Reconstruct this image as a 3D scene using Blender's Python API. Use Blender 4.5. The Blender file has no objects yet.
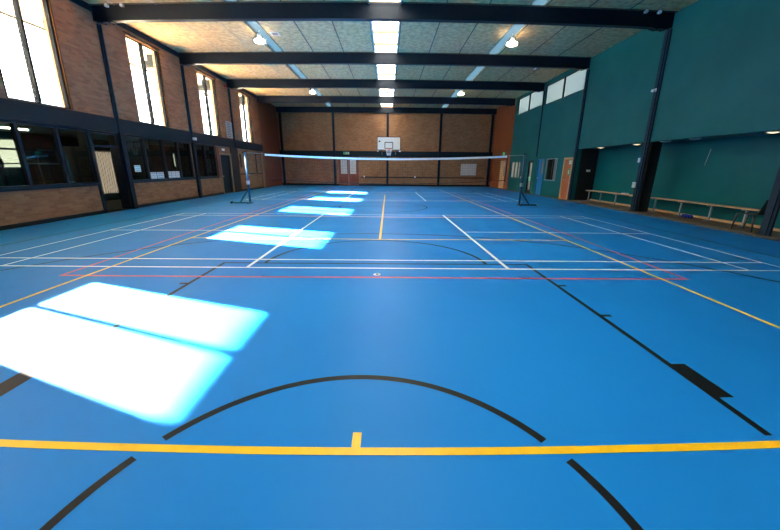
import bpy, bmesh, math, random
from mathutils import Vector, Matrix
random.seed(7)
C = bpy.context.scene.collection
PI = math.pi

# ------------------------------------------------------------------ materials
def new_mat(name):
    m = bpy.data.materials.new(name); m.use_nodes = True
    nt = m.node_tree
    return m, nt, nt.nodes['Principled BSDF'], nt.nodes['Material Output']

def setp(b, col=None, rough=.5, metal=0, spec=.5, coat=0):
    if col is not None: b.inputs['Base Color'].default_value = (*col, 1)
    b.inputs['Roughness'].default_value = rough
    b.inputs['Metallic'].default_value = metal
    b.inputs['Specular IOR Level'].default_value = spec
    b.inputs['Coat Weight'].default_value = coat

def mottled(name, c1, c2, scale=3, rough=.5, metal=0, spec=.5, stretch=(1, 1, 1), detail=4, bump=0, lo=.35, hi=.65):
    """two-tone noise on a plain surface"""
    m, nt, b, out = new_mat(name); setp(b, c1, rough, metal, spec)
    tc = nt.nodes.new('ShaderNodeTexCoord'); mp = nt.nodes.new('ShaderNodeMapping')
    mp.inputs['Scale'].default_value = stretch
    nz = nt.nodes.new('ShaderNodeTexNoise'); nz.inputs['Scale'].default_value = scale; nz.inputs['Detail'].default_value = detail
    cr = nt.nodes.new('ShaderNodeValToRGB')
    cr.color_ramp.elements[0].position = lo; cr.color_ramp.elements[0].color = (*c1, 1)
    cr.color_ramp.elements[1].position = hi; cr.color_ramp.elements[1].color = (*c2, 1)
    L = nt.links.new
    L(tc.outputs['Object'], mp.inputs['Vector']); L(mp.outputs[0], nz.inputs['Vector'])
    L(nz.outputs['Fac'], cr.inputs[0]); L(cr.outputs[0], b.inputs['Base Color'])
    if bump:
        bp = nt.nodes.new('ShaderNodeBump'); bp.inputs['Strength'].default_value = bump; bp.inputs['Distance'].default_value = .01
        L(nz.outputs['Fac'], bp.inputs['Height']); L(bp.outputs[0], b.inputs['Normal'])
    return m

def brick(name, axes, c1, c2, mortar):
    """running-bond brick; axes = which object axes make (u, v)"""
    m, nt, b, out = new_mat(name); setp(b, c1, .85, 0, .25)
    L = nt.links.new
    tc = nt.nodes.new('ShaderNodeTexCoord'); sp = nt.nodes.new('ShaderNodeSeparateXYZ'); cb = nt.nodes.new('ShaderNodeCombineXYZ')
    L(tc.outputs['Object'], sp.inputs[0]); L(sp.outputs[axes[0]], cb.inputs[0]); L(sp.outputs[axes[1]], cb.inputs[1])
    br = nt.nodes.new('ShaderNodeTexBrick')
    br.inputs['Scale'].default_value = 1; br.inputs['Brick Width'].default_value = .235; br.inputs['Row Height'].default_value = .075
    br.inputs['Mortar Size'].default_value = .006; br.inputs['Bias'].default_value = -.1; br.inputs['Mortar Smooth'].default_value = .2
    br.inputs['Color1'].default_value = (*c1, 1); br.inputs['Color2'].default_value = (*c2, 1); br.inputs['Mortar'].default_value = (*mortar, 1)
    L(cb.outputs[0], br.inputs['Vector'])
    nz = nt.nodes.new('ShaderNodeTexNoise'); nz.inputs['Scale'].default_value = 1.4; nz.inputs['Detail'].default_value = 5
    L(cb.outputs[0], nz.inputs['Vector'])
    mr = nt.nodes.new('ShaderNodeMapRange'); mr.inputs[1].default_value = .3; mr.inputs[2].default_value = .7
    mr.inputs[3].default_value = .9; mr.inputs[4].default_value = 1.08
    L(nz.outputs['Fac'], mr.inputs[0])
    mx = nt.nodes.new('ShaderNodeMix'); mx.data_type = 'RGBA'; mx.blend_type = 'MULTIPLY'; mx.inputs[0].default_value = 1
    L(br.outputs['Color'], mx.inputs[6]); L(mr.outputs[0], mx.inputs[7]); L(mx.outputs[2], b.inputs['Base Color'])
    bp = nt.nodes.new('ShaderNodeBump'); bp.inputs['Strength'].default_value = .4; bp.inputs['Distance'].default_value = .01; bp.invert = True
    L(br.outputs['Fac'], bp.inputs['Height']); L(bp.outputs[0], b.inputs['Normal'])
    return m

def glass(name, tint=(1, 1, 1), gloss=.12, rough=.0):
    m, nt, b, out = new_mat(name); nt.nodes.remove(b); L = nt.links.new
    t = nt.nodes.new('ShaderNodeBsdfTransparent'); t.inputs[0].default_value = (*tint, 1)
    g = nt.nodes.new('ShaderNodeBsdfGlossy'); g.inputs['Roughness'].default_value = rough; g.inputs[0].default_value = (.9, .95, 1, 1)
    lw = nt.nodes.new('ShaderNodeLayerWeight'); lw.inputs[0].default_value = .5
    pw = nt.nodes.new('ShaderNodeMath'); pw.operation = 'POWER'; pw.inputs[1].default_value = 5
    L(lw.outputs['Facing'], pw.inputs[0]); fr = pw
    mu = nt.nodes.new('ShaderNodeMath'); mu.operation = 'MULTIPLY_ADD'; mu.inputs[1].default_value = .3; mu.inputs[2].default_value = gloss / 2
    mx = nt.nodes.new('ShaderNodeMixShader')
    L(fr.outputs[0], mu.inputs[0]); L(mu.outputs[0], mx.inputs[0]); L(t.outputs[0], mx.inputs[1]); L(g.outputs[0], mx.inputs[2]); L(mx.outputs[0], out.inputs[0])
    return m

def frosted(name, col, clear=0.0):
    """daylight-passing sheet: translucent plastic or frosted glass"""
    m, nt, b, out = new_mat(name); nt.nodes.remove(b); L = nt.links.new
    t = nt.nodes.new('ShaderNodeBsdfTranslucent'); t.inputs[0].default_value = (*col, 1)
    d = nt.nodes.new('ShaderNodeBsdfDiffuse'); d.inputs[0].default_value = (*[min(1, c + .25) for c in col], 1)
    mx = nt.nodes.new('ShaderNodeMixShader'); mx.inputs[0].default_value = .25
    L(t.outputs[0], mx.inputs[1]); L(d.outputs[0], mx.inputs[2]); L(mx.outputs[0], out.inputs[0])
    return m

def emit(name, col, s):
    m, nt, b, out = new_mat(name); setp(b, col, .4)
    b.inputs['Emission Color'].default_value = (*col, 1); b.inputs['Emission Strength'].default_value = s
    return m

def plain(name, col, rough=.5, metal=0, spec=.5, coat=0):
    # a faint procedural grain keeps painted surfaces from looking dead flat
    c2 = tuple(min(1, c * 1.12 + .002) for c in col)
    return mottled(name, col, c2, 9, rough, metal, spec)

def floor_mat():
    m, nt, b, out = new_mat('blue sports vinyl'); L = nt.links.new
    setp(b, (.008, .16, .46), .3, 0, .13)
    tc = nt.nodes.new('ShaderNodeTexCoord')
    nz = nt.nodes.new('ShaderNodeTexNoise'); nz.inputs['Scale'].default_value = .35; nz.inputs['Detail'].default_value = 3
    cr = nt.nodes.new('ShaderNodeValToRGB')
    cr.color_ramp.elements[0].position = .35; cr.color_ramp.elements[0].color = (.008, .198, .60, 1)
    cr.color_ramp.elements[1].position = .65; cr.color_ramp.elements[1].color = (.010, .22, .65, 1)
    L(tc.outputs['Object'], nz.inputs['Vector']); L(nz.outputs[0], cr.inputs[0]); L(cr.outputs[0], b.inputs['Base Color'])
    n2 = nt.nodes.new('ShaderNodeTexNoise'); n2.inputs['Scale'].default_value = 1.6; n2.inputs['Detail'].default_value = 2
    mr = nt.nodes.new('ShaderNodeMapRange'); mr.inputs[3].default_value = .40; mr.inputs[4].default_value = .5
    L(tc.outputs['Object'], n2.inputs['Vector']); L(n2.outputs[0], mr.inputs[0]); L(mr.outputs[0], b.inputs['Roughness'])
    return m

M = {}
BR1, BR2, MO = (.33, .165, .085), (.215, .10, .054), (.25, .165, .10)
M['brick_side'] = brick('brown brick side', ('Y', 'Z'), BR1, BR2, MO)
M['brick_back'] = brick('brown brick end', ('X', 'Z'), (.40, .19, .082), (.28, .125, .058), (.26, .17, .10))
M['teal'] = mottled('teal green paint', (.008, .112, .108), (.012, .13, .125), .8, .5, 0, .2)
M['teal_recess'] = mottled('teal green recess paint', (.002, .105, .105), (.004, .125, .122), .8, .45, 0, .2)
M['floor'] = floor_mat()
M['white_line'] = plain('white court tape', (.88, .89, .90), .4)
M['yellow_line'] = plain('yellow court tape', (.90, .52, .004), .4)
M['red_line'] = plain('red court tape', (.60, .05, .09), .4)
M['black_line'] = plain('black court tape', (.005, .005, .006), .5, 0, .25)
M['strip'] = mottled('grey floor strip', (.07, .065, .06), (.11, .10, .09), 6, .7)
M['brown_floor'] = mottled('worn brown boards', (.11, .075, .05), (.17, .12, .08), 3, .6, stretch=(4, .5, 1))
M['steel'] = plain('dark navy steel paint', (.005, .010, .018), .45, 0, .2)
M['steel_blue'] = plain('slate blue steel paint', (.010, .026, .045), .45, 0, .2)
M['band'] = plain('dark slate band', (.007, .014, .020), .5, 0, .2)
M['black'] = plain('black paint', (.006, .006, .008), .6)
M['ceil'] = mottled('wood wool panel', (.42, .27, .13), (.66, .44, .225), 6, .9, 0, .2, detail=10, bump=.3)
M['joint'] = plain('dark panel joint', (.07, .05, .03), .8)
M['joint_light'] = plain('pale panel joint', (.5, .42, .3), .8)
M['batten'] = plain('cream batten', (.22, .16, .08), .6)
M['skylight'] = frosted('white skylight sheet', (.34, .34, .33))
M['blue_strip'] = frosted('pale blue skylight sheet', (.004, .0085, .0125))
M['glass'] = glass('clear pane', (.97, .98, 1), .06)
M['glass_dark'] = glass('office glass', (.62, .72, .70), .08)
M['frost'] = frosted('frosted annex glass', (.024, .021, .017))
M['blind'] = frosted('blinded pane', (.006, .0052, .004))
M['frost_high'] = frosted('hazy high pane', (.20, .235, .25))
M['frost_r'] = frosted('obscured pane', (.2, .2, .19))
M['frame'] = plain('black window frame', (.008, .012, .018), .45, 0, .25)
M['frame_grey'] = plain('pale grey window frame', (.30, .35, .37), .4)
M['stile'] = plain('grey green window stile', (.010, .013, .016), .75, 0, .02)
M['outrigger'] = plain('grey outside beam', (.010, .013, .016), .6, 0, .1)
M['reveal'] = plain('tan reveal board', (.06, .026, .008), .7, 0, .05)
M['redwood'] = mottled('red brown wood panelling', (.16, .035, .014), (.22, .055, .022), 2, .5, stretch=(6, 6, .4))
M['redwood_r'] = mottled('orange brown wood panelling', (.30, .07, .018), (.38, .10, .03), 2, .5, stretch=(6, 6, .4))
M['pine'] = mottled('pine', (.62, .35, .16), (.72, .44, .22), 3, .5, stretch=(6, 6, .5))
M['door_wood'] = mottled('orange veneer', (.46, .13, .035), (.54, .17, .05), 3, .4, stretch=(6, 6, .4))
M['tan'] = mottled('tan board', (.27, .15, .075), (.33, .19, .10), 3, .6, stretch=(6, 6, .5))
M['white'] = plain('white paint', (.86, .85, .82), .4)
M['offwhite'] = plain('off-white board', (.62, .61, .56), .45)
M['paper'] = plain('paper', (.75, .78, .78), .7)
M['orange'] = plain('orange ring', (.75, .13, .03), .4)
M['net_cord'] = plain('white net cord', (.7, .7, .7), .7)
M['net_dark'] = plain('dark net cord', (.02, .022, .03), .7)
M['post'] = plain('teal blue post paint', (.014, .13, .24), .4, 0, .25)
M['post_r'] = plain('dark blue post paint', (.016, .045, .12), .35, 0, .5)
M['blue_door'] = plain('bright blue door', (.008, .16, .36), .4)
M['green_sign'] = emit('green exit sign', (.05, .45, .2), .25)
M['sign_plain'] = plain('green sign', (.06, .35, .16), .4)
M['sign_white'] = plain('white sign marking', (.85, .9, .85), .4)
M['lamp'] = emit('lamp glow', (1, .86, .62), 16)
M['lamp_low'] = emit('downlight glow', (1, .80, .45), 1.1)
M['acrylic'] = glass('acrylic reflector', (.75, .8, .85), .35, .15)
M['chrome'] = plain('brushed metal', (.5, .5, .5), .3, .8)
M['chair'] = plain('dark grey plastic', (.05, .065, .075), .3)
M['red'] = plain('red plastic', (.6, .02, .02), .35)
M['rubber'] = plain('rubber', (.012, .012, .014), .8)
M['blue_item'] = plain('blue cloth', (.01, .04, .4), .8)
M['cream_out'] = mottled('pale concrete outside', (.62, .57, .47), (.72, .67, .56), 1, .9)
M['roof_out'] = mottled('cream outside roof', (.72, .58, .36), (.80, .66, .44), 1, .9)
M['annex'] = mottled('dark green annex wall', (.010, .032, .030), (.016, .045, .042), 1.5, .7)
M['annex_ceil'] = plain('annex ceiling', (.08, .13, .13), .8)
M['shutter'] = mottled('pale slats', (.50, .44, .34), (.58, .52, .42), 1, .6, stretch=(1, 9, .1))
M['hill'] = mottled('far blue grey roof', (.22, .32, .42), (.30, .40, .5), .5, .9)

# ------------------------------------------------------------------ helpers
def box(bm, x0, x1, y0, y1, z0, z1, mi=0):
    vs = [bm.verts.new(p) for p in ((x0, y0, z0), (x1, y0, z0), (x1, y1, z0), (x0, y1, z0), (x0, y0, z1), (x1, y0, z1), (x1, y1, z1), (x0, y1, z1))]
    for f in ((3, 2, 1, 0), (4, 5, 6, 7), (0, 1, 5, 4), (1, 2, 6, 5), (2, 3, 7, 6), (3, 0, 4, 7)):
        bm.faces.new([vs[i] for i in f]).material_index = mi
    return vs

def bar(bm, a, b, w, h=None, mi=0, up=(0, 0, 1)):
    """box beam from a to b, w wide, h high"""
    a, b = Vector(a), Vector(b); h = h or w; d = (b - a).normalized(); u = Vector(up)
    if abs(d.dot(u)) > .95: u = Vector((0, 1, 0))
    s = d.cross(u).normalized(); t = s.cross(d).normalized()
    vs = [bm.verts.new(p + s * i * w / 2 + t * j * h / 2) for p in (a, b) for i, j in ((-1, -1), (1, -1), (1, 1), (-1, 1))]
    for f in ((3, 2, 1, 0), (4, 5, 6, 7), (0, 1, 5, 4), (1, 2, 6, 5), (2, 3, 7, 6), (3, 0, 4, 7)):
        bm.faces.new([vs[i] for i in f]).material_index = mi

def tube(bm, pts, r, n=10, mi=0, cap=True, closed=False):
    pts = [Vector(p) for p in pts]; rings = []
    rs = r if isinstance(r, (list, tuple)) else [r] * len(pts)
    N = len(pts); prev = None
    for i, p in enumerate(pts):
        if closed: d = (pts[(i + 1) % N] - pts[i - 1]).normalized()
        else: d = (pts[min(i + 1, N - 1)] - pts[max(i - 1, 0)]).normalized()
        if prev is None:
            u = Vector((0, 0, 1)) if abs(d.z) < .9 else Vector((1, 0, 0))
        else: u = prev
        s = d.cross(u).normalized(); u = s.cross(d).normalized(); prev = u
        rings.append([bm.verts.new(p + (s * math.cos(2 * PI * k / n) + u * math.sin(2 * PI * k / n)) * rs[i]) for k in range(n)])
    for i in range(N if closed else N - 1):
        A, B = rings[i], rings[(i + 1) % N]
        for k in range(n):
            f = bm.faces.new((A[k], A[(k + 1) % n], B[(k + 1) % n], B[k])); f.smooth = True; f.material_index = mi
    if cap and not closed:
        bm.faces.new(rings[0][::-1]).material_index = mi; bm.faces.new(rings[-1]).material_index = mi

def lathe(bm, prof, c=(0, 0, 0), n=24, mi=0, cap=True):
    rings = [[bm.verts.new((c[0] + r * math.cos(2 * PI * k / n), c[1] + r * math.sin(2 * PI * k / n), c[2] + z)) for k in range(n)] for r, z in prof]
    for A, B in zip(rings, rings[1:]):
        for k in range(n):
            f = bm.faces.new((A[k], A[(k + 1) % n], B[(k + 1) % n], B[k])); f.smooth = True; f.material_index = mi
    if cap:
        bm.faces.new(rings[0][::-1]).material_index = mi; bm.faces.new(rings[-1]).material_index = mi

def obj(name, bm, mats, parent=None, loc=(0, 0, 0), bevel=0, recalc=True):
    if recalc: bmesh.ops.recalc_face_normals(bm, faces=bm.faces)
    me = bpy.data.meshes.new(name); bm.to_mesh(me); bm.free()
    for m in (mats if isinstance(mats, (list, tuple)) else [mats]): me.materials.append(M[m])
    o = bpy.data.objects.new(name, me); C.objects.link(o); o.location = loc
    if parent: o.parent = parent
    if bevel:
        md = o.modifiers.new('bevel', 'BEVEL'); md.width = bevel; md.segments = 2; md.limit_method = 'ANGLE'
    return o

def nb(): return bmesh.new()
def bx(*a, mi=0):
    b = nb(); box(b, *a, mi=mi); return b

def tag(o, label, cat, group=None, kind=None):
    o['label'] = label; o['category'] = cat
    if group: o['group'] = group
    if kind: o['kind'] = kind
    return o
def thing(name, label, cat, loc=(0, 0, 0), group=None, rz=0):
    o = bpy.data.objects.new(name, None); C.objects.link(o); o.location = loc; o.rotation_euler = (0, 0, rz); o.empty_display_size = .2
    return tag(o, label, cat, group)
def st(o, label=None):
    o['kind'] = 'structure'
    if label: o['label'] = label
    return o
def relabel(c, label, group=None):
    c['label'] = label
    if group: c['group'] = group
    return c
def dup(root, loc, label, scale=None):
    r = root.copy(); C.objects.link(r); r.location = loc; r['label'] = label
    if scale: r.scale = scale
    for ch in list(root.children):
        c = ch.copy(); C.objects.link(c); c.parent = r
        for g in list(ch.children):
            d = g.copy(); C.objects.link(d); d.parent = c
    return r

def holed_wall(bm, axis, a0, a1, u0, u1, z0, z1, holes, mi=0):
    """wall slab a0..a1 thick along `axis`, u range, z range, minus rectangular holes (u0,u1,z0,z1)"""
    us = sorted({u0, u1, *[h[0] for h in holes], *[h[1] for h in holes]}); us = [u for u in us if u0 <= u <= u1]
    for ua, ub in zip(us, us[1:]):
        m = (ua + ub) / 2
        cuts = sorted((h[2], h[3]) for h in holes if h[0] < m < h[1]); z = z0
        segs = []
        for c0, c1 in cuts:
            if c0 > z: segs.append((z, c0))
            z = max(z, c1)
        if z < z1: segs.append((z, z1))
        for s0, s1 in segs:
            if axis == 'x': box(bm, a0, a1, ua, ub, s0, s1, mi)
            else: box(bm, ua, ub, a0, a1, s0, s1, mi)

# ------------------------------------------------------------------ dimensions (metres; court centre at the origin, y into the hall)
XL, XR = -9.45, 9.45
YB, YF = 16.9, -15.5
ZC = 6.52
BAYS = [-1.2, 3.4, 8.0, 12.6]            # frame lines, 4.6 m apart
DXT, DXV, DXB, VB = -.027, -.025, -.042, -8.56

# ------------------------------------------------------------------ floor with its court markings
bm = nb()
box(bm, XL, 9.25, YF, YB, -.1, 0, 0)
MI = {'w': 1, 'y': 2, 'r': 3, 'k': 4}
LV = {'k': .0012, 'r': .0018, 'y': .0024, 'w': .0030}
def quad(pts, c):
    LV[c] += 1e-6
    f = bm.faces.new([bm.verts.new((x, y, LV[c])) for x, y in pts]); f.material_index = MI[c]
def ln(x0, y0, x1, y1, c, w=.05):
    d = Vector((x1 - x0, y1 - y0)).normalized(); n = Vector((-d.y, d.x)) * w / 2
    quad([(x0 - n.x, y0 - n.y), (x1 - n.x, y1 - n.y), (x1 + n.x, y1 + n.y), (x0 + n.x, y0 + n.y)], c)
def arc(cx, cy, r, a0, a1, c, w=.05, n=72, skip=None):
    for i in range(n):
        t0 = a0 + (a1 - a0) * i / n; t1 = a0 + (a1 - a0) * (i + 1) / n
        if skip and skip(cy + r * math.sin((t0 + t1) / 2)): continue
        q = [(cx + (r + s) * math.cos(t), cy + (r + s) * math.sin(t)) for t, s in ((t0, -w / 2), (t1, -w / 2), (t1, w / 2), (t0, w / 2))]
        quad(q, c)
def rect(x0, x1, y0, y1, c):
    quad([(x0, y0), (x1, y0), (x1, y1), (x0, y1)], c)
# basketball (black)
YG = -11.86
for s in (-1, 1):
    bc = s * 12.49; base = s * 14.06
    for sx in (-1, 1):
        X = DXB + sx * 2.425
        if s < 0:
            ln(X, -14.03, X, YG - .07, 'k'); ln(X, YG + .065, X, -8.29, 'k')
        else: ln(X, 14.03, X, 8.29, 'k')
        for off in (1.78, 3.87, 4.78):
            if s < 0 and off == 1.78: continue
            y = base - s * (off + .02); x = X + sx * .075; ln(X, y, X + sx * .125, y, 'k')
        ya, yb = base - s * 2.60, base - s * 3.0
        rect(min(X, X + sx * .135), max(X, X + sx * .135), min(ya, yb), max(ya, yb), 'k')
        ln(DXB + sx * 6.575, base, DXB + sx * 6.575, base - s * 2.99, 'k')
        ln(DXB + sx * 1.275, bc, DXB + sx * 1.275, bc + s * .375, 'k')
    ln(DXB - 2.45, s * 8.29, DXB + 2.45, s * 8.29, 'k')
    ln(DXB - 7.5, base, DXB + 7.5, base, 'k')
    up = 0 if s < 0 else PI
    arc(DXB, s * 8.29, 1.775, up, up + PI, 'k')
    arc(DXB, bc, 1.275, up, up + PI, 'k', n=240, skip=lambda y: abs(y - YG) < .062)
    a = math.acos(6.575 / 6.725)
    arc(DXB, bc, 6.725, up + a, up + PI - a, 'k', n=120)
for sx in (-1, 1): ln(DXB + sx * 7.475, -14.06, DXB + sx * 7.475, 14.06, 'k')
ln(DXB - 7.5, 0, DXB + 7.5, 0, 'k'); arc(DXB, 0, 1.775, 0, 2 * PI, 'k', n=96)
# volleyball (red)
for s in (-1, 1):
    ln(DXV + s * 4.475, -9, DXV + s * 4.475, 9, 'r'); ln(DXV - 4.5, s * 8.975, DXV + 4.5, s * 8.975, 'r')
    ln(DXV - 4.5, s * 3.025, DXV + 4.5, s * 3.025, 'r')
# tennis (yellow)
for s in (-1, 1):
    ln(DXT + s * 4.095, -11.885, DXT + s * 4.095, 11.885, 'y'); ln(DXT - 4.115, s * 11.86, DXT + 4.115, s * 11.86, 'y')
    ln(DXT - 4.095, s * 6.4, DXT + 4.095, s * 6.4, 'y')
    ln(DXT, s * 11.86, DXT, s * 11.73, 'y')
ln(DXT, -6.4, DXT, 6.4, 'y')
# badminton, two courts laid across the hall (white)
for s in (-1, 1):
    Y = lambda o: s * (-VB - o)
    for o in (.02, .48, 5.62, 6.08): ln(-6.70, Y(o), 6.70, Y(o), 'w', .048)
    for sx in (-1, 1):
        ln(sx * 6.68, Y(0), sx * 6.68, Y(6.1), 'w', .048); ln(sx * 5.92, Y(0), sx * 5.92, Y(6.1), 'w', .048)
        ln(sx * 2.0, Y(0), sx * 2.0, Y(6.1), 'w', .055); ln(sx * 2.0, Y(3.05), sx * 6.70, Y(3.05), 'w', .048)
fl = st(obj('floor', bm, ['floor', 'white_line', 'yellow_line', 'red_line', 'black_line'], recalc=False))
# worn strip and recess floor on the right
st(obj('trim_1', bx(9.25, 9.36, YF, YB, -.1, .03), 'strip'))
bm = nb(); box(bm, 9.36, 10.55, YF, 3.42, -.1, .05); box(bm, 9.36, 9.46, 3.42, YB, -.1, .031)
st(obj('trim_2', bm, 'brown_floor'))
st(obj('trim_3', bx(10.49, 10.55, YF, 3.3, .05, .12), 'pine'))

# ------------------------------------------------------------------ walls
WINS = [(-8.94, -7.22), (-4.58, -2.75), (.04, 1.88), (4.66, 6.50), (9.42, 11.20)]
SILL, HEAD = 3.18, 6.2
holes = [(a, b, SILL, HEAD) for a, b in WINS]
GL0, GL1 = .98, 2.655
holes += [(-14.0, -2.42, GL0, GL1), (-2.38, -1.22, .02, GL1), (-1.03, 3.24, GL0, GL1), (3.58, 5.55, GL0, GL1), (6.02, 7.18, .02, 2.2)]
bm = nb(); holed_wall(bm, 'x', XL - .3, XL, YF, 12.62, -.1, ZC + .1, holes)
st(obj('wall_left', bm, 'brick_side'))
# end stretch of the left wall is timber panelled
bm = nb(); box(bm, XL - .3, XL, 12.62, YB, -.1, ZC + .1)
st(obj('wall_left_end', bm, 'redwood'))
for q in range(1):
    pass
# horizontal dark band between the two rows of windows and the skirting
st(obj('trim_4', bx(XL - .01, XL + .09, YF, 12.6, 2.66, 3.15), 'band'), None)
bm = nb()
for a, b in ((YF, -2.38), (-1.03, 5.9), (8.2, 12.2)): box(bm, XL - .01, XL + .03, a, b, 0, .11)
st(obj('baseboard_left', bm, 'frame'))
# black pier linings beside the two doorways
st(obj('trim_5', bx(XL - .01, XL + .05, -1.24, -1.03, 0, 2.66), 'black'))
st(obj('trim_6', bx(XL - .01, XL + .06, 7.36, 8.28, 0, 2.66), 'black'))
# sheeted brick panel with dark rails and tan post near the far end
bm = nb(); box(bm, XL, XL + .04, 8.28, 12.2, 1.05, 1.12); box(bm, XL, XL + .04, 9.0, 12.0, 2.42, 2.47); box(bm, XL, XL + .04, 11.2, 11.26, 1.12, 2.42); box(bm, XL, XL + .05, 8.6, 8.72, 1.5, 2.35)
st(obj('trim_7', bm, 'frame'))
st(obj('trim_8', bx(XL - .01, XL + .07, 12.15, 12.55, 0, 2.66), 'tan'))
st(obj('trim_9', bx(XL, XL + .05, 5.58, 5.9, .98, 2.6), 'redwood'))

# right wall
RW = [(3.5, 5.5), (5.62, 7.62), (7.98, 9.9), (10.0, 11.85)]
rh = [(YF + .3, 3.3, -.1, 2.53), (RW[0][0], RW[1][1], 5.22, 6.3), (RW[2][0], RW[3][1], 5.28, 6.36),
      (3.56, 4.42, -.1, 2.14), (5.12, 6.42, .92, 2.14), (6.62, 7.5, -.1, 2.15), (8.2, 8.86, -.1, 2.08), (10.3, 12.0, .92, 2.08)]
bm = nb(); holed_wall(bm, 'x', XR, XR + .22, YF, 12.35, -.1, ZC + .1, rh)
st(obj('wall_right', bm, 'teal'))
bm = nb(); holed_wall(bm, 'x', XR - .01, XR + .22, 12.35, YB, -.1, ZC + .1, [(13.25, 14.45, -.1, 2.2)])
st(obj('wall_right_end', bm, 'redwood_r'))
# recess shell
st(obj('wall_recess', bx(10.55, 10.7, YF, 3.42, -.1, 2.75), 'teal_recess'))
st(obj('wall_recess_end', bx(9.671, 10.55, 3.3, 3.42, -.1, 2.75), 'black'))
st(obj('wall_recess_pier', bx(9.6, 9.98, -1.24, -1.0, .05, 2.56), 'black'))
st(obj('ceiling_recess', bx(9.671, 10.55, YF, 3.3, 2.56, 2.7), 'teal'))
# back wall
bm = nb(); box(bm, XL - .3, XR + .22, YB, YB + .3, -.1, ZC + .1)
st(obj('wall_back', bm, 'brick_back'))
bm = nb(); box(bm, XL - .3, 10.7, YF - .3, YF, -.1, ZC + .1)
st(obj('wall_front', bm, 'brick_back'))
st(obj('trim_10', bx(XL, XR, YB - .08, YB, 2.5, 2.98), 'band'))
st(obj('baseboard_back', bx(XL, XR, YB - .04, YB, 0, .16), 'frame'))
bm = nb(); box(bm, -2.3, 8.9, YB - .05, YB, .72, .80)
st(obj('trim_11', bm, 'frame'))

# ------------------------------------------------------------------ ceiling
bm = nb()
SK = [(-.47, .50)]; BS = [(-5.1, -4.6), (4.6, 5.1)]
xs = [XL - .3, -5.1, -4.6, -.47, .50, 4.6, 5.1, XR + .22]
box(bm, XL - .3, -5.1, YF, YB, ZC, ZC + .12); box(bm, -4.6, -.47, YF, YB, ZC, ZC + .12)
box(bm, .50, 4.6, YF, YB, ZC, ZC + .12); box(bm, 5.1, XR + .22, YF, YB, ZC, ZC + .12)
for x, w in ((-8.65, .02), (-7.3, .02), (-5.95, .02), (-4.58, .04), (-3.24, .036), (-1.88, .036), (-.53, .03), (.56, .04), (1.95, .036), (3.3, .036), (5.12, .04), (6.5, .036), (7.85, .036)):
    light = x < -5 
    box(bm, x - w / 2, x + w / 2, YF, YB, ZC - .012, ZC + .001, 2 if light else 1)
for y in BAYS:
    for s in (-1, 1):
        box(bm, XL, XR, y + s * .16, y + s * .19, ZC - .03, ZC + .001, 1)
st(obj('ceiling', bm, ['ceil', 'joint', 'joint_light']))
# roof lights
def roof_light(n, x0, x1, mat, raise_):
    b = nb()
    N = 14
    for i in range(N):
        xa, xb = x0 + (x1 - x0) * i / N, x0 + (x1 - x0) * (i + 1) / N
        za, zb = ZC + raise_ + (.008 if i % 2 else 0), ZC + raise_ + (0 if i % 2 else .008)
        v = [b.verts.new(p) for p in ((xa, YF, za), (xb, YF, zb), (xb, YB, zb), (xa, YB, za))]
        f = b.faces.new(v); f.smooth = True
    return st(obj(n, b, mat, recalc=False))
roof_light('window_20', -.47, .50, 'skylight', .105)
roof_light('window_21', -5.1, -4.6, 'blue_strip', .06)
roof_light('window_22', 4.6, 5.1, 'blue_strip', .06)
bm = nb()
y = YF + .5
k = 0
for bay in (-1.2, 3.4, 8.0, 12.6, -5.8, -10.4):
    for off in (.75, 2.3, 3.6):
        box(bm, -.47, .50, bay + off, bay + off + .10, ZC + .02, ZC + .12)
st(obj('trim_12', bm, 'batten'))
bm = nb(); box(bm, -.52, -.47, YF, YB, ZC - .02, ZC + .12); box(bm, .50, .55, YF, YB, ZC - .02, ZC + .12)
st(obj('trim_13', bm, 'frame_grey'))
# wall top plates
st(obj('trim_14', bx(XL, XL + .05, YF, 12.6, 6.34, ZC), 'band'))

# ------------------------------------------------------------------ roof beams and columns
def beam(y, label, group='steel roof beams across the hall'):
    t = thing('roof_beam', label, 'beam', (0, y, 6.08), group)
    b = nb(); box(b, XL + .01, XR - .01, -.008, .008, .02, .42); box(b, XL + .01, XR - .01, -.1, .1, 0, .022); box(b, XL + .01, XR - .01, -.1, .1, .418, .436)
    box(b, XL + .01, XR - .01, -.10, -.075, .02, .42); 
    obj('girder', b, 'steel', t)
    for s in (-1, 1):
        b = nb(); x = s * 9.3
        box(b, min(x, x - s * .5), max(x, x - s * .5), -.11, .11, -.035, -.001)
        for q in (.12, .38): tube(b, [(x - s * q, -.08, -.06), (x - s * q, -.08, -.03)], .03, 8); tube(b, [(x - s * q, .08, -.06), (x - s * q, .08, -.03)], .03, 8)
        obj('bearing_plate', b, 'steel', t)
    return t
for y, l in zip(BAYS, ('navy steel roof beam nearest the camera, at the top of the photo', 'navy steel roof beam, second from the front, ending at the first high windows on the right',
                       'navy steel roof beam, third from the front, with a red bell below its left end', 'navy steel roof beam, fourth from the front, ending at the timber panelling')):
    beam(y, l)
b = nb(); box(b, XL + .01, XR - .01, -.1, .09, 0, .436)
bb = thing('roof_beam', 'navy steel roof beam lying along the top of the far brick wall', 'beam', (0, YB - .1, 6.08), 'steel roof beams across the hall')
obj('girder', b, 'steel', bb)

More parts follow.
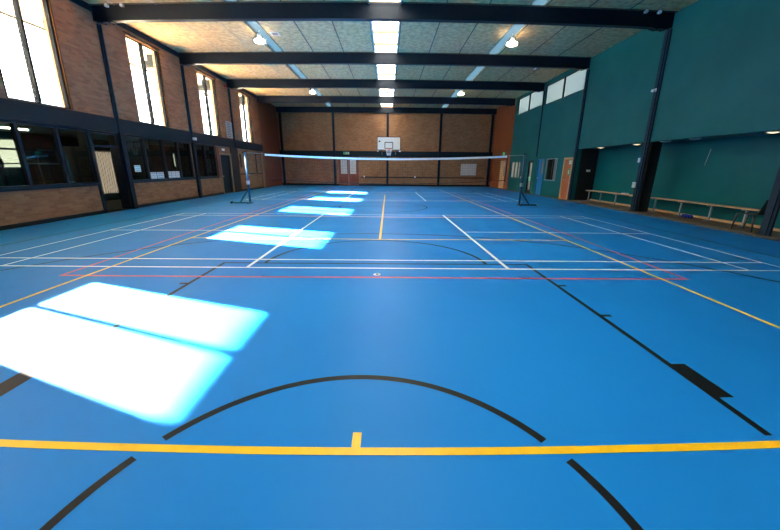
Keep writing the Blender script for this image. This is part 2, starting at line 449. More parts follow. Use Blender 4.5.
def lcol(y, z0, label, w=.13):
    t = thing('steel_column', label, 'column', (XL, y, 0), 'steel columns on the left brick wall')
    b = nb(); box(b, 0, .05, -w / 2, w / 2, 3.15, 6.04); box(b, .05, .10, -.02, .02, 3.15, 6.04)
    obj('upper_flange', b, 'steel_blue', t)
    b = nb(); box(b, 0, .12, -w * .75, w * .75, z0, 3.15)
    obj('lower_casing', b, 'steel', t)
    return t
lcol(-1.12, 0, 'slim navy column on the left wall beside the near doorway')
lcol(3.4, 0, 'slim navy column on the left wall between the two groups of low windows')
lcol(8.0, 2.66, 'slim navy column on the left wall beside the grey noticeboard')

def rcol(y, z0, w, label):
    t = thing('steel_column', label, 'column', (XR, y, 0), 'steel columns on the right green wall')
    b = nb(); box(b, -.06, -.001, -w / 2, w / 2, z0, 6.04); box(b, -.09, -.06, -w / 4, w / 4, z0, 6.04); 
    obj('shaft', b, 'steel_blue', t)
    b = nb(); box(b, -.088, -.001, -w / 2 - .03, w / 2 + .03, z0 , z0 + .02)
    obj('base_plate', b, 'steel_blue', t)
    return t
rcol(-5.76, .052, .24, 'slate blue steel column at the right edge of the photo')
rcol(-1.2, .052, .24, 'slate blue steel column between the two benches on the right')
rcol(3.35, .052, .2, 'slate blue steel column beside the orange wooden door')
t = thing('steel_column', 'thin dark column on the green wall between the two high window groups', 'column', (XR, 7.8, 0), 'steel columns on the right green wall')
obj('shaft', bx(-.04, -.001, -.05, .05, 2.3, 6.05), 'steel_blue', t)
# back wall posts
for x, l in ((-9.2, 'dark post in the left corner of the far brick wall'), (-4.62, 'dark post on the far wall left of the double doors'), (.1, 'dark post behind the basketball backboard'),
             (4.72, 'dark post on the far wall right of the backboard'), (9.2, 'dark post in the right corner of the far brick wall')):
    o = thing('wall_post', l, 'post', (x, YB, 0), 'dark posts on the far brick wall')
    obj('shaft', bx(-.1, .1, -.12, -.001, .0, 6.08), 'steel', o)

# ------------------------------------------------------------------ windows: tall, left wall
def tall_window(n, a, b):
    t = bpy.data.objects.new('window_%d' % n, None); C.objects.link(t); t.location = (XL, (a + b) / 2, SILL); st(t)
    w = (b - a) / 2; h = HEAD - SILL; x = -.13
    bm = nb()
    for s in (-1, 1): box(bm, x - .03, x + .09, *sorted((s * w, s * (w - .08))), 0, h)
    box(bm, x - .03, x + .03, -w, w, 0, .05); box(bm, x - .03, x + .03, -w, w, h - .06, h)
    obj('window_frame', bm, 'stile', t)
    obj('mullion', bx(x - .05, x + .09, -.032, .032, .05, h - .06), 'stile', t)
    obj('pane', bx(x - .004, x + .004, -w + .05, -.035, .05, h - .06), 'glass', t)
    obj('pane', bx(x - .004, x + .004, .035, w - .05, .05, h - .06), 'glass', t)
    bm = nb(); box(bm, -.1, .012, w - .03, w, 0, h); box(bm, -.1, .012, -w, -w + .02, 0, h); box(bm, -.1, .012, -w, w, h - .03, h)
    obj('reveal', bm, 'reveal', t)
    obj('window_head', bx(-.02, .03, -w - .06, w + .06, h, h + .05), 'frame', t)
    return t
for i, (a, b) in enumerate(WINS): tall_window(i + 1, a, b)

# low glazing to the annex
def low_glazing(n, a, b, mulls):
    t = bpy.data.objects.new('window_%d' % n, None); C.objects.link(t); t.location = (XL, a, GL0); st(t)
    h = GL1 - GL0; L_ = b - a; x = -.06
    bm = nb()
    box(bm, x - .04, .03, 0, L_, -.0, .06); box(bm, x - .04, .02, 0, L_, h - .06, h); box(bm, -.302, x + .04, 0, .06, 0, h); box(bm, -.302, x + .04, L_ - .06, L_, 0, h); box(bm, -.302, -.1, 0, L_, h - .05, h)
    box(bm, -.02, .06, 0, L_, -.06, .0)
    obj('window_frame', bm, 'frame', t)
    cuts = [0] + [m - a for m in mulls] + [L_]
    for m in mulls: obj('mullion', bx(x - .05, .01, m - a - .045, m - a + .045, .06, h - .06), 'frame', t)
    for c0, c1 in zip(cuts, cuts[1:]): obj('pane', bx(x - .004, x + .004, c0 + .05, c1 - .05, .06, h - .06), 'glass_dark', t)
    return t
low_glazing(6, -14, -2.42, [-12.9, -11.8, -10.8, -9.75, -8.7, -7.7, -6.65, -5.6, -4.55, -3.46])
low_glazing(7, -1.03, 3.24, [.07, 1.19, 2.22])
low_glazing(8, 3.58, 5.55, [4.5])
# near doorway with a transom pane and glazed leaf
t = bpy.data.objects.new('door_1', None); C.objects.link(t); t.location = (XL, -1.8, 0); st(t)
bm = nb(); box(bm, -.302, .02, -.58, -.52, .02, 2.65); box(bm, -.302, .02, .52, .58, .02, 2.65); box(bm, -.302, .02, -.58, .58, 2.59, 2.65); box(bm, -.12, .02, -.52, .52, 2.16, 2.22); box(bm, -.302, .0, -.52, .52, .0, .02)
obj('door_frame', bm, 'frame', t); obj('pane', bx(-.08, -.072, -.52, .52, 2.22, 2.59), 'glass_dark', t)
bm = nb(); box(bm, -1.2, -.31, -.545, -.5, .02, 2.16); leaf = obj('door_leaf', bm, 'frame', t)
bm = nb(); tube(bm, [(-1.1, -.5, 1.0), (-1.1, -.45, 1.0), (-.98, -.45, 1.0)], .012, 8); obj('door_handle', bm, 'chrome', leaf)
st(obj('trim_15', bx(XL - .303, XL + .03, -2.46, -2.38, 0, 2.66), 'frame'))
# far doorway, tan frame and dark door
t = bpy.data.objects.new('door_2', None); C.objects.link(t); t.location = (XL, 6.6, 0); st(t)
bm = nb(); box(bm, -.15, .03, -.7, -.58, 0, 2.3); box(bm, -.15, .03, .58, .74, 0, 2.3); box(bm, -.15, .03, -.58, .58, 2.2, 2.3)
obj('door_frame', bm, 'tan', t); obj('door_leaf', bx(-.12, -.07, -.58, .58, .01, 2.2), 'band', t)
bm = nb(); tube(bm, [(-.07, -.48, 1.0), (-.01, -.48, 1.0), (-.01, -.36, 1.0)], .014, 8); obj('door_handle', bm, 'chrome', t)

# notices on the glass
def notice(y, z, w, h, label, n=3):
    t = thing('notice', label, 'notice', (XL - .045, y, z), 'paper notices on the low windows')
    obj('sheet', bx(-.004, 0, -w / 2, w / 2, -h / 2, h / 2), 'paper', t)
    b = nb()
    for i in range(n): box(b, .0003, .0012, -w * .38, w * .38, h * (.3 - .28 * i) - .012, h * (.3 - .28 * i) + .012)
    obj('print', b, 'frame_grey', t)
notice(-.46, 1.45, .32, .25, 'small white notice alone on a low window pane, left of the other papers')
notice(.34, 1.15, .42, .30, 'white paper notice, left sheet of the pair on the second pane')
notice(.80, 1.15, .42, .30, 'white paper notice, right sheet of the pair on the second pane')
for y, p in ((1.38, 'leftmost'), (1.68, 'middle'), (1.98, 'rightmost')): notice(y, 1.15, .27, .34, 'narrow white paper notice, %s of three on the third pane' % p)
# board above the far doorway
t = thing('noticeboard', 'grey noticeboard on the upper left brick between two tall windows', 'noticeboard', (XL + .03, 7.55, 3.68))
obj('panel', bx(-.028, 0, -.36, .36, -.46, .46), 'frame_grey', t)
b = nb()
for i in range(9):
    wdt = random.uniform(.2, .3); z = .38 - i * .095
    box(b, .0005, .003, -.3, -.3 + wdt * 2, z - .015, z + .015)
obj('lettering', b, 'band', t)
o = thing('alarm_bell', 'red round alarm bell at the left end of the third beam', 'bell', (XL - .005, 7.62, 6.12))
b = nb(); tube(b, [(0, 0, 0), (.05, 0, 0), (.08, 0, 0)], [.10, .10, .05], 16); obj('gong', b, 'red', o)
o = tag(obj('wall_sensor', bx(0, .1, -.1, .1, -.06, .06), 'white', None, (XL + .12, 3.4, 2.83), .01), 'small white sensor on the dark band above the low windows', 'sensor')
o = tag(obj('exit_sign', bx(0, .05, -.14, .14, -.06, .06), 'sign_white', None, (XL + .05, 6.35, 2.48), .006), 'small white exit light over the far left doorway', 'sign')

# ------------------------------------------------------------------ right wall fittings
def high_window(n, a, b, z0, z1, mids):
    t = bpy.data.objects.new('window_%d' % n, None); C.objects.link(t); t.location = (XR, a, z0); st(t)
    h = z1 - z0; L_ = b - a; bm = nb()
    box(bm, .02, .1, 0, L_, 0, .05); box(bm, .02, .1, 0, L_, h - .05, h); box(bm, .02, .1, 0, .05, 0, h); box(bm, .02, .1, L_ - .05, L_, 0, h)
    for m in mids: box(bm, .0, .12, m - a - .05, m - a + .05, 0, h)
    obj('window_frame', bm, 'frame', t)
    c = [0] + [m - a for m in mids] + [L_]
    for c0, c1 in zip(c, c[1:]): obj('pane', bx(.06, .061, c0 + .05, c1 - .05, .05, h - .05), 'frost_high', t)
high_window(9, RW[0][0], RW[1][1], 5.22, 6.3, [5.56]); high_window(10, RW[2][0], RW[3][1], 5.28, 6.36, [9.95])

def rdoor(n, a, b, h, leaf, fr, glz=None, sign=None, fw=.07):
    t = bpy.data.objects.new('door_%d' % n, None); C.objects.link(t); t.location = (XR, (a + b) / 2, 0); st(t)
    w = (b - a) / 2; bm = nb()
    box(bm, -.02, .12, -w, -w + fw, 0, h); box(bm, -.02, .12, w - fw, w, 0, h); box(bm, -.02, .12, -w, w, h - fw, h)
    obj('door_frame', bm, fr, t)
    hs = [glz] if glz else []
    bm = nb(); holed_wall(bm, 'x', .03, .075, -w + fw, w - fw, .01, h - fw, hs)
    obj('door_leaf', bm, leaf, t)
    if glz: obj('pane', bx(.05, .056, glz[0], glz[1], glz[2], glz[3]), 'frost_r', t)
    bm = nb(); tube(bm, [(.03, w - .17, 1.02), (-.03, w - .17, 1.02), (-.03, w - .29, 1.02)], .012, 8); tube(bm, [(.03, w - .17, 1.02), (.022, w - .17, 1.02)], .03, 12)
    obj('door_handle', bm, 'chrome', t)
    return t
rdoor(3, 3.56, 4.42, 2.14, 'door_wood', 'pine', fw=.09)
rdoor(4, 6.62, 7.5, 2.15, 'blue_door', 'blue_door', glz=(-.28, .05, 1.25, 2.0), fw=.06)
rdoor(5, 8.2, 8.86, 2.08, 'frame', 'frame', glz=(-.18, .18, .25, 1.95), fw=.06)
t5 = rdoor(6, 13.25, 14.45, 2.2, 'pine', 'pine', glz=(-.35, -.15, 1.0, 1.8), fw=.08)
def rwin(n, a, b, z0, z1, mids, half=None):
    t = bpy.data.objects.new('window_%d' % n, None); C.objects.link(t); t.location = (XR, a, z0); st(t)
    h = z1 - z0; L_ = b - a; bm = nb()
    box(bm, -.01, .1, 0, L_, 0, .05); box(bm, .0, .1, 0, L_, h - .04, h); box(bm, .0, .1, 0, .04, 0, h); box(bm, .0, .1, L_ - .04, L_, 0, h)
    obj('window_frame', bm, 'frame_grey' if half else 'teal', t)
    c = [0] + [m - a for m in mids] + [L_]
    for m in mids: obj('mullion', bx(.0, .1, m - a - .05, m - a + .05, 0, h), 'teal' if not half else 'frame', t)
    for i, (c0, c1) in enumerate(zip(c, c[1:])):
        obj('pane', bx(.06, .066, c0 + .03, c1 - .03, .04, h - .04), 'glass_dark' if (half and i) else 'frost_r', t)
rwin(11, 5.12, 6.42, .92, 2.14, [5.62], True)
rwin(12, 10.3, 12.0, .92, 2.08, [10.75, 11.35])
# sign plates on the right wall doors
def rsign(y, z, w, h, label, x=XR + .028, mat='sign_plain', cat='sign'):
    t = thing('sign_plate', label, cat, (x, y, z))
    obj('plate', bx(-.006, 0, -w / 2, w / 2, -h / 2, h / 2), mat, t)
    b = nb(); tube(b, [(-.009, .0, h * .22), (-.006, 0, h * .22)], w * .14, 10); bar(b, (-.008, 0, h * .1), (-.008, -w * .12, -h * .3), .02, .004, up=(1, 0, 0)); bar(b, (-.008, 0, h * .1), (-.008, w * .2, -h * .28), .02, .004, up=(1, 0, 0)); box(b, -.01, -.006, -w * .25, w * .25, -.01, .01)
    obj('running_figure', b, 'sign_white' if mat != 'sign_white' else 'sign_plain', t)
rsign(3.86, 1.42, .22, .32, 'green sign plate on the orange wooden door')
rsign(3.84, 1.9, .2, .18, 'small white notice near the top of the orange wooden door', mat='sign_white')
rsign(8.52, .95, .3, .34, 'green and white sign on the narrow glazed door', x=XR + .02)
rsign(13.85, 2.72, .5, .26, 'green exit sign above the far right pine door', x=XR - .012, mat='green_sign')
# rooms behind those doors and the obscured panes get daylight from outside

bm = nb(); box(bm, 10.6, 10.7, 3.42, 7.55, -.1, 2.7); box(bm, XR + .22, 10.6, 5.55, 5.6, -.1, 2.7); box(bm, XR + .22, 10.6, 6.5, 6.55, -.1, 2.7); box(bm, XR + .22, 10.7, 5.6, 6.5, 2.6, 2.7)
st(obj('wall_right_room', bm, 'annex'))
# recess downlights
def downlight(y, label, lit):
    t = thing('downlight', label, 'light', (9.78, y, 2.555), 'round downlights in the recess soffit')
    b = nb(); lathe(b, [(.15, 0), (.16, -.03), (.13, -.045), (.125, -.02), (.02, -.018)], n=20); obj('rim', b, 'white', t)
    b = nb(); lathe(b, [(.12, -.03), (.11, -.045), (.04, -.06)], n=20); obj('lens', b, 'lamp_low' if lit else 'offwhite', t)
downlight(-4.95, 'lit round downlight at the right edge over the long bench', True)
downlight(-2.75, 'unlit round downlight over the middle of the long bench', False)
downlight(-1.6, 'unlit round downlight close to the black pier', False)
downlight(-.24, 'lit round downlight over the right end of the short bench', True)
downlight(2.0, 'lit round downlight over the left end of the short bench', True)
# small fittings
t = thing('security_camera', 'small white camera high on the steel column between the benches', 'camera', (XR - .091, -1.2, 4.22))
b = nb(); box(b, -.02, 0, -.05, .05, -.05, .05); obj('mount', b, 'white', t)
b = nb(); tube(b, [(-.02, 0, 0), (-.05, 0, -.01), (-.14, -.03, -.03)], [.03, .05, .045], 12); obj('housing', b, 'white', t)
tag(obj('switch_box', bx(-.03, 0, -.05, .05, -.08, .08), 'white', None, (XR - .091, -1.1, 1.9), .008), 'small white box at head height on the column between the benches', 'switch')
tag(obj('socket_box', bx(-.05, 0, -.07, .07, -.1, .1), 'offwhite', None, (XR - .091, -1.1, 1.02), .008), 'small cream box low on the column between the benches', 'socket')
tag(obj('switch_box', bx(-.1, .1, -.03, 0, -.05, .05), 'white', None, (10.15, 3.299, 1.5), .008), 'small white box on the black wall at the far end of the recess', 'switch')
b = nb(); tube(b, [(0, 0, .25), (0, .08, -.25)], .01, 8)
tag(obj('cable_end', b, 'frame_grey', None, (10.545, -2.6, 2.0)), 'thin pale cable hanging on the green recess wall above the long bench', 'cable')

# ------------------------------------------------------------------ benches
def bench(y0, y1, legs, label):
    t = thing('bench', label, 'bench', (10.28, (y0 + y1) / 2, .05), 'slatted benches in the right recess')
    m = (y0 + y1) / 2
    b = nb(); L2 = (y1 - y0) / 2
    for k in range(3): box(b, -.16 + k * .11, -.06 + k * .11, -L2, L2, .485, .52)
    obj('seat', b, 'pine', t, bevel=.004)
    for ly in legs:
        b = nb(); y = ly - m
        box(b, -.02, .02, y - .022, y + .022, .02, .455)
        box(b, -.15, .15, y - .018, y + .018, .455, .485); box(b, -.13, .13, y - .018, y + .018, 0, .02)
        obj('leg', b, 'frame_grey', t)
    return t
bench(-.15, 3.2, [.03, 1.09, 2.15, 3.1], 'short pine topped bench with pale metal legs, beside the black end wall')
bench(-4.9, -.95, [-4.45, -3.4, -2.3, -1.15], 'long pine topped bench with pale metal legs, nearer the camera')
t = thing('folded_towel', 'small white folded cloth lying on the short bench', 'cloth', (10.2, .45, .57))
b = nb(); box(b, -.1, .1, -.12, .12, .0, .05); obj('upper_fold', b, 'white', t, bevel=.02)
b = nb()
for i in range(9):
    a = i * 2.4; r = .05 + .02 * (i % 3)
    bmesh.ops.create_icosphere(b, subdivisions=2, radius=.055, matrix=Matrix.Translation((r * math.cos(a), r * 1.7 * math.sin(a), .05 + .01 * (i % 2))))
for f in b.faces: f.smooth = True
tag(obj('crumpled_bib', b, 'blue_item', None, (10.15, -2.75, .045)), 'crumpled blue cloth on the recess floor under the long bench', 'cloth')

# ------------------------------------------------------------------ plastic chair (facing the hall, beside the right column)
ch = thing('plastic_chair', 'dark grey plastic chair at the near end of the long bench', 'chair', (9.72, -5.08, .05), rz=PI + .12)
b = nb(); N = 8
def grid(b, fn, nu, nv, th):
    V = [[b.verts.new(fn(i / nu, j / nv)) for j in range(nv + 1)] for i in range(nu + 1)]
    fs = [b.faces.new((V[i][j], V[i + 1][j], V[i + 1][j + 1], V[i][j + 1])) for i in range(nu) for j in range(nv)]
    for f in fs: f.smooth = True
    r = bmesh.ops.solidify(b, geom=fs, thickness=th)
grid(b, lambda u, v: ((u - .5) * .44 * (1 - .08 * v), (v - .5) * .44, .43 + .02 * (2 * u - 1) ** 2 - .015 * math.sin(v * PI)), N, N, .02)
obj('seat', b, 'chair', ch)
b = nb(); grid(b, lambda u, v: ((u - .5) * .42 * (1 - .15 * v), .21 + .10 * v - .05 * math.cos((u - .5) * 2.4) + .05, .43 + .40 * v), N, N, .018)
obj('backrest', b, 'chair', ch)
for sx in (-1, 1):
    for sy in (-1, 1):
        b = nb(); tube(b, [(sx * .19, sy * .19, .43), (sx * .205, sy * .215, .22), (sx * .2, sy * .24, 0)], [.028, .022, .017], 8); obj('leg', b, 'chair', ch)

# ------------------------------------------------------------------ net posts and net
def net_post(x, s, mat, label):
    t = thing('net_post', label, 'net post', (x, .65, 0))
    b = nb(); tube(b, [(0, 0, .03), (0, 0, 2.09)], .042, 14); obj('pole', b, mat, t)
    b = nb(); tube(b, [(0, 0, 2.09), (0, 0, 2.12), (0, 0, 2.13)], [.05, .05, .02], 14); obj('cap', b, 'rubber', t)
    b = nb(); box(b, *sorted((-s * .06, s * .75)), -.05, .05, .012, .075); box(b, -.05, .05, -.22, .22, .012, .05); obj('base', b, mat, t, bevel=.006)
    b = nb(); bar(b, (s * .42, 0, .06), (s * .02, 0, .58), .04, .05); obj('brace', b, mat, t)
    b = nb(); box(b, -.05, .05, -.06, .06, .80, .95); obj('cleat', b, 'white' if s < 0 else 'chrome', t, bevel=.006)
    b = nb(); tube(b, [(-s * .05, -.02, 1.2), (-s * .09, -.02, 1.2), (-s * .09, -.02, 1.14)], .012, 6); obj('crank', b, 'chrome', t)
    for yy in (-.06, .06):
        b = nb(); tube(b, [(s * .78, yy - .015, .05), (s * .78, yy + .015, .05)], .045, 14); obj('wheel', b, 'rubber' if s < 0 else 'chrome', t)
net_post(-5.72, -1, 'post', 'teal blue wheeled net post on the left of the net')
net_post(5.78, 1, 'post_r', 'dark blue wheeled net post on the right of the net')
nt_ = thing('volleyball_net', 'long net with a white top tape stretched between the two blue posts', 'net', (-.007, .65, -.071))
nt_.scale = (1.049, 1, 1.049)
def topz(x): return 1.845 + .0058 * x * x
b = nb(); n = 40
for i in range(n):
    xa, xb = -4.68 + 9.52 * i / n, -4.68 + 9.52 * (i + 1) / n
    vs = [b.verts.new(p) for x in (xa, xb) for p in ((x, -.008, topz(x) - .045), (x, .008, topz(x) - .045), (x, .008, topz(x) + .03), (x, -.008, topz(x) + .03))]
    for f in ((3, 2, 1, 0), (4, 5, 6, 7), (0, 1, 5, 4), (1, 2, 6, 5), (2, 3, 7, 6), (3, 0, 4, 7)): b.faces.new([vs[j] for j in f])
bmesh.ops.remove_doubles(b, verts=b.verts, dist=.0005)
obj('top_tape', b, 'white', nt_)
def botz(x): return .90 + .0072 * x * x
b = nb(); tube(b, [(-4.6 + 9.44 * i / 30, 0, botz(-4.6 + 9.44 * i / 30)) for i in range(31)], .014, 6); obj('bottom_cord', b, 'net_dark', nt_)
b = nb()
for i in range(96):
    x = -4.62 + 9.4 * i / 95
    box(b, x - .0016, x + .0016, -.0016, .0016, botz(x), topz(x) - .04)
for j in range(1, 10):
    for i in range(20):
        xa, xb = -4.62 + 9.4 * i / 20, -4.62 + 9.4 * (i + 1) / 20
        z = lambda x: botz(x) + (topz(x) - .04 - botz(x)) * j / 10
        bar(b, (xa, 0, z(xa)), (xb, 0, z(xb)), .0032)
obj('mesh', b, 'net_dark', nt_)
b = nb(); tube(b, [(4.83, 0, 1.02), (4.84, 0, 2.02)], .022, 8); obj('side_tape', b, 'net_dark', nt_)
b = nb(); tube(b, [(-4.66, 0, 1.06), (-4.68, 0, 2.02)], .010, 8)
for k in range(7): bmesh.ops.create_icosphere(b, subdivisions=1, radius=.02, matrix=Matrix.Translation((-4.67, 0, 1.12 + k * .13)))
obj('side_tape', b, 'redwood', nt_)
for s, x0, x1 in ((-1, -4.68, -5.41), (1, 4.84, 5.48)):
    b = nb(); tube(b, [(x0, 0, 2.0), (x1 * .997, 0, 2.03)], .006, 6); obj('tie_cord', b, 'net_cord', nt_)

# ------------------------------------------------------------------ basketball goal on the far wall
g = thing('basketball_goal', 'white basketball backboard with ring mounted on the far brick wall', 'basketball goal', (.2, 12.86, 0))
Z0, Z1 = 2.88, 3.80
obj('backboard', bx(-.88, .88, 0, .03, Z0, Z1), 'offwhite', g, bevel=.005)
b = nb()
for a in ((-.9, .9, Z0 - .02, Z0 + .02), (-.9, .9, Z1 - .02, Z1 + .02)): box(b, a[0], a[1], -.012, .04, a[2], a[3])
for x in (-.88, .88): box(b, x - .02, x + .02, -.012, .04, Z0, Z1)
for z in (2.98, 3.42): box(b, -.3, .3, -.008, -.001, z - .028, z + .028)
for x in (-.3, .3): box(b, x - .028, x + .028, -.008, -.001, 2.98, 3.42)
obj('edge_and_target', b, 'band', g)
b = nb(); box(b, -.78, -.64, -.006, -.001, 3.44, 3.54); obj('corner_mark', b, 'band', g)
b = nb(); tube(b, [(.225 * math.cos(a), -.36 + .225 * math.sin(a), 2.93) for a in [2 * PI * k / 28 for k in range(28)]], .011, 8, closed=True)
box(b, -.06, .06, -.15, 0, 2.89, 2.94); rim = obj('rim', b, 'orange', g)
b = nb()
for k in range(12):
    a = 2 * PI * k / 12
    for d in (-1, 1):
        tube(b, [((.225 - .1 * q) * math.cos(a + d * q * .52), -.36 + (.225 - .1 * q) * math.sin(a + d * q * .52), 2.92 - .46 * q) for q in (0, .33, .66, 1)], .014, 5)
obj('net', b, 'net_cord', g)
b = nb()
for s in (-1, 1):
    tube(b, [(s * .6, .03, 3.75), (s * .6, YB - 12.86, 3.75)], .035, 8); tube(b, [(s * .6, .03, 3.0), (s * .6, YB - 12.86, 2.7)], .035, 8)
    tube(b, [(s * .6, .3, 3.02), (s * .6, YB - 12.9, 3.72)], .025, 8)
tube(b, [(-.6, .06, 3.0), (.6, .06, 3.0)], .03, 8); tube(b, [(-.6, .06, 3.75), (.6, .06, 3.75)], .03, 8)
obj('support_frame', b, 'steel', g)
for s in (-1, 1):
    b = nb(); lathe(b, [(.05, -.05), (.06, 0), (.05, .05)], (s * .85, .1, 2.8), 12); obj('pulley', b, 'white', g)

# double door, exit sign and white panel on the far wall
t = bpy.data.objects.new('door_7', None); C.objects.link(t); t.location = (-3.4, YB, 0); st(t)
bm = nb(); box(bm, -.9, -.82, -.06, -.001, 0, 2.5); box(bm, .82, .9, -.06, -.001, 0, 2.5); box(bm, -.82, .82, -.06, -.001, 2.3, 2.5); obj('door_frame', bm, 'redwood', t)
for s in (-1, 1):
    leaf = obj('door_leaf', bx(*sorted((s * .01, s * .82)), -.05, -.002, .01, 2.3), 'redwood', t)
    obj('pane', bx(*sorted((s * .12, s * .68)), -.058, -.05, 1.03, 2.22), 'offwhite', leaf)
    bm = nb()
    for k in range(1, 5): box(bm, *sorted((s * .12, s * .68)), -.061, -.058, 1.03 + k * .24 - .008, 1.03 + k * .24 + .008)
    for k in range(1, 3): box(bm, s * .12 + s * k * .19 - .008, s * .12 + s * k * .19 + .008, -.061, -.058, 1.03, 2.22)
    obj('wire_grid', bm, 'frame_grey', leaf)
bm = nb(); box(bm, -.015, .015, -.062, -.05, .01, 2.3); obj('meeting_strip', bm, 'frame_grey', t)
t = thing('exit_sign', 'green exit sign on the dark band above the far double doors', 'sign', (-3.55, YB - .081, 2.79))
obj('case', bx(-.28, .28, -.05, 0, -.12, .12), 'sign_plain', t, bevel=.01)
b = nb(); tube(b, [(.02, -.055, .07), (.02, -.05, .07)], .028, 10); bar(b, (.0, -.053, .04), (-.03, -.053, -.03), .03, .004, up=(0, 1, 0)); bar(b, (-.03, -.053, -.03), (-.1, -.053, -.08), .022, .004, up=(0, 1, 0)); bar(b, (-.03, -.053, -.03), (.05, -.053, -.09), .022, .004, up=(0, 1, 0)); bar(b, (-.1, -.053, .03), (.08, -.053, .01), .018, .004, up=(0, 1, 0)); box(b, .14, .22, -.056, -.05, -.08, .08)
obj('running_figure', b, 'sign_white', t)
t = thing('vent_panel', 'square white slatted panel on the far wall to the right', 'panel', (7.4, YB, 1.48))
obj('frame', bx(-.7, .7, -.04, -.001, -.5, .5), 'offwhite', t, bevel=.008)
b = nb()
for k in range(9): box(b, -.62, .62, -.05, -.04, -.43 + k * .1, -.38 + k * .1)
obj('slats', b, 'offwhite', t)
tag(obj('wall_button', bx(-.06, .06, -.03, 0, -.06, .06), 'white', None, (-2.0, YB - .05, .82), .01), 'small white fitting low on the far wall right of the double doors', 'fitting')
tag(obj('wall_button', bx(-.06, .06, -.03, 0, -.06, .06), 'white', None, (2.6, YB - .05, .82), .01), 'small white fitting low on the far wall right of the backboard', 'fitting')
b = nb(); lathe(b, [(.055, 0), (.055, .004), (.02, .008)], n=20)
sk = thing('floor_socket', 'small round cream cap in the blue floor on the red line', 'floor cap', (-.01, -8.86, .0035))
obj('rim', b, 'white', sk)
b = nb(); lathe(b, [(.02, .008), (.018, .012), (.005, .012)], n=14); obj('core', b, 'reveal', sk)

# ------------------------------------------------------------------ high bay lamps
def highbay(x, y, label, lit=True):
    t = thing('high_bay_lamp', label, 'lamp', (x, y, 0), 'high bay lamps under the ceiling')
    b = nb(); tube(b, [(0, 0, ZC), (0, 0, 6.42)], .012, 6); lathe(b, [(.05, 6.42), (.075, 6.40), (.08, 6.27), (.06, 6.24)], n=16); obj('ballast', b, 'offwhite', t)
    b = nb(); lathe(b, [(.07, 6.33), (.17, 6.31), (.26, 6.22), (.29, 6.10)], n=28, cap=False); obj('reflector', b, 'acrylic', t)
    b = nb(); lathe(b, [(.19, 6.19), (.20, 6.14), (.14, 6.10), (.03, 6.085)], n=24); obj('lens', b, 'lamp' if lit else 'acrylic', t)
    return t
highbay(-4.8, .85, 'lit high bay lamp at the upper left, under the nearer blue roof strip')
highbay(4.88, .85, 'lit high bay lamp at the upper right, under the nearer blue roof strip')
highbay(-4.72, 9.55, 'lit high bay lamp in the farther bay on the left')
highbay(4.8, 9.55, 'lit high bay lamp in the farther bay on the right')
highbay(.03, 9.4, 'unlit clear high bay lamp hanging in front of the bright central roof light', False)
# small ceiling and beam fittings
t = thing('ceiling_vent', 'small square vent in the ceiling panel beside the upper left lamp', 'vent', (-4.28, 1.15, ZC))
b = nb(); holed_wall(b, 'x', -.17, .17, -.17, .17, 0, .001, []); b.free()
obj('frame', bx(-.17, .17, -.17, .17, -.025, -.001), 'offwhite', t); obj('grille', bx(-.11, .11, -.11, .11, -.032, -.025), 'tan', t)
for x, l in ((-8.85, 'small white spotlight on the left end of the nearest beam, outer one'), (-8.35, 'small white spotlight on the left end of the nearest beam, inner one'),
             (8.4, 'small white spotlight on the right end of the nearest beam, inner one'), (8.85, 'small white spotlight on the right end of the nearest beam, outer one')):
    t = thing('spotlight', l, 'spotlight', (x, -1.34, 6.47))
    b = nb(); tube(b, [(0, -.08, 0), (0, -.02, .0), (0, .03, 0)], [.055, .05, .03], 12); obj('head', b, 'white', t)
    obj('bracket', bx(-.02, .02, .02, .05, -.02, .03), 'chrome', t)
for x, y, l in ((-4.1, 4.9, 'tiny white detector on the ceiling left of centre'), (4.1, 4.8, 'tiny white detector on the ceiling right of centre')):
    b = nb(); lathe(b, [(.07, -.001), (.065, -.03), (.03, -.045)], n=16); tag(obj('smoke_detector', b, 'white', None, (x, y, ZC)), l, 'detector')
b = nb(); bar(b, (0, -.45, -.05), (0, .45, -.05), .05, .05); box(b, -.03, .03, -.05, .05, -.03, -.001); tag(obj('tube_fitting', b, 'white', None, (7.6, 4.7, ZC)), 'short white tube on the ceiling near the right green wall', 'light')

# ------------------------------------------------------------------ annex behind the low windows
AX = -13.1
wins = [(-2.6, -1.3, 1.5, 2.5), (-6.6, -4.4, 1.5, 2.5), (.95, 1.42, 1.1, 2.12), (1.85, 3.0, .3, 2.25), (7.5, 7.75, 1.55, 2.36), (4.3, 4.9, 1.4, 2.2)]
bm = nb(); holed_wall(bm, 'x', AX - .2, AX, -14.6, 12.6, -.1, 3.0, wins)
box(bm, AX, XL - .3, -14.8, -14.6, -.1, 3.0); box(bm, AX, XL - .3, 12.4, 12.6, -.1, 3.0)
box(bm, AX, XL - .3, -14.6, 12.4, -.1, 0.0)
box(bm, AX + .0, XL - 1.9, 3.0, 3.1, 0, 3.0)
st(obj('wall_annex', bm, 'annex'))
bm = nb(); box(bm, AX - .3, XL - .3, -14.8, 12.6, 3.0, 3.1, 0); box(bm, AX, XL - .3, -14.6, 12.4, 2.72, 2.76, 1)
st(obj('ceiling_annex', bm, ['roof_out', 'annex_ceil']))
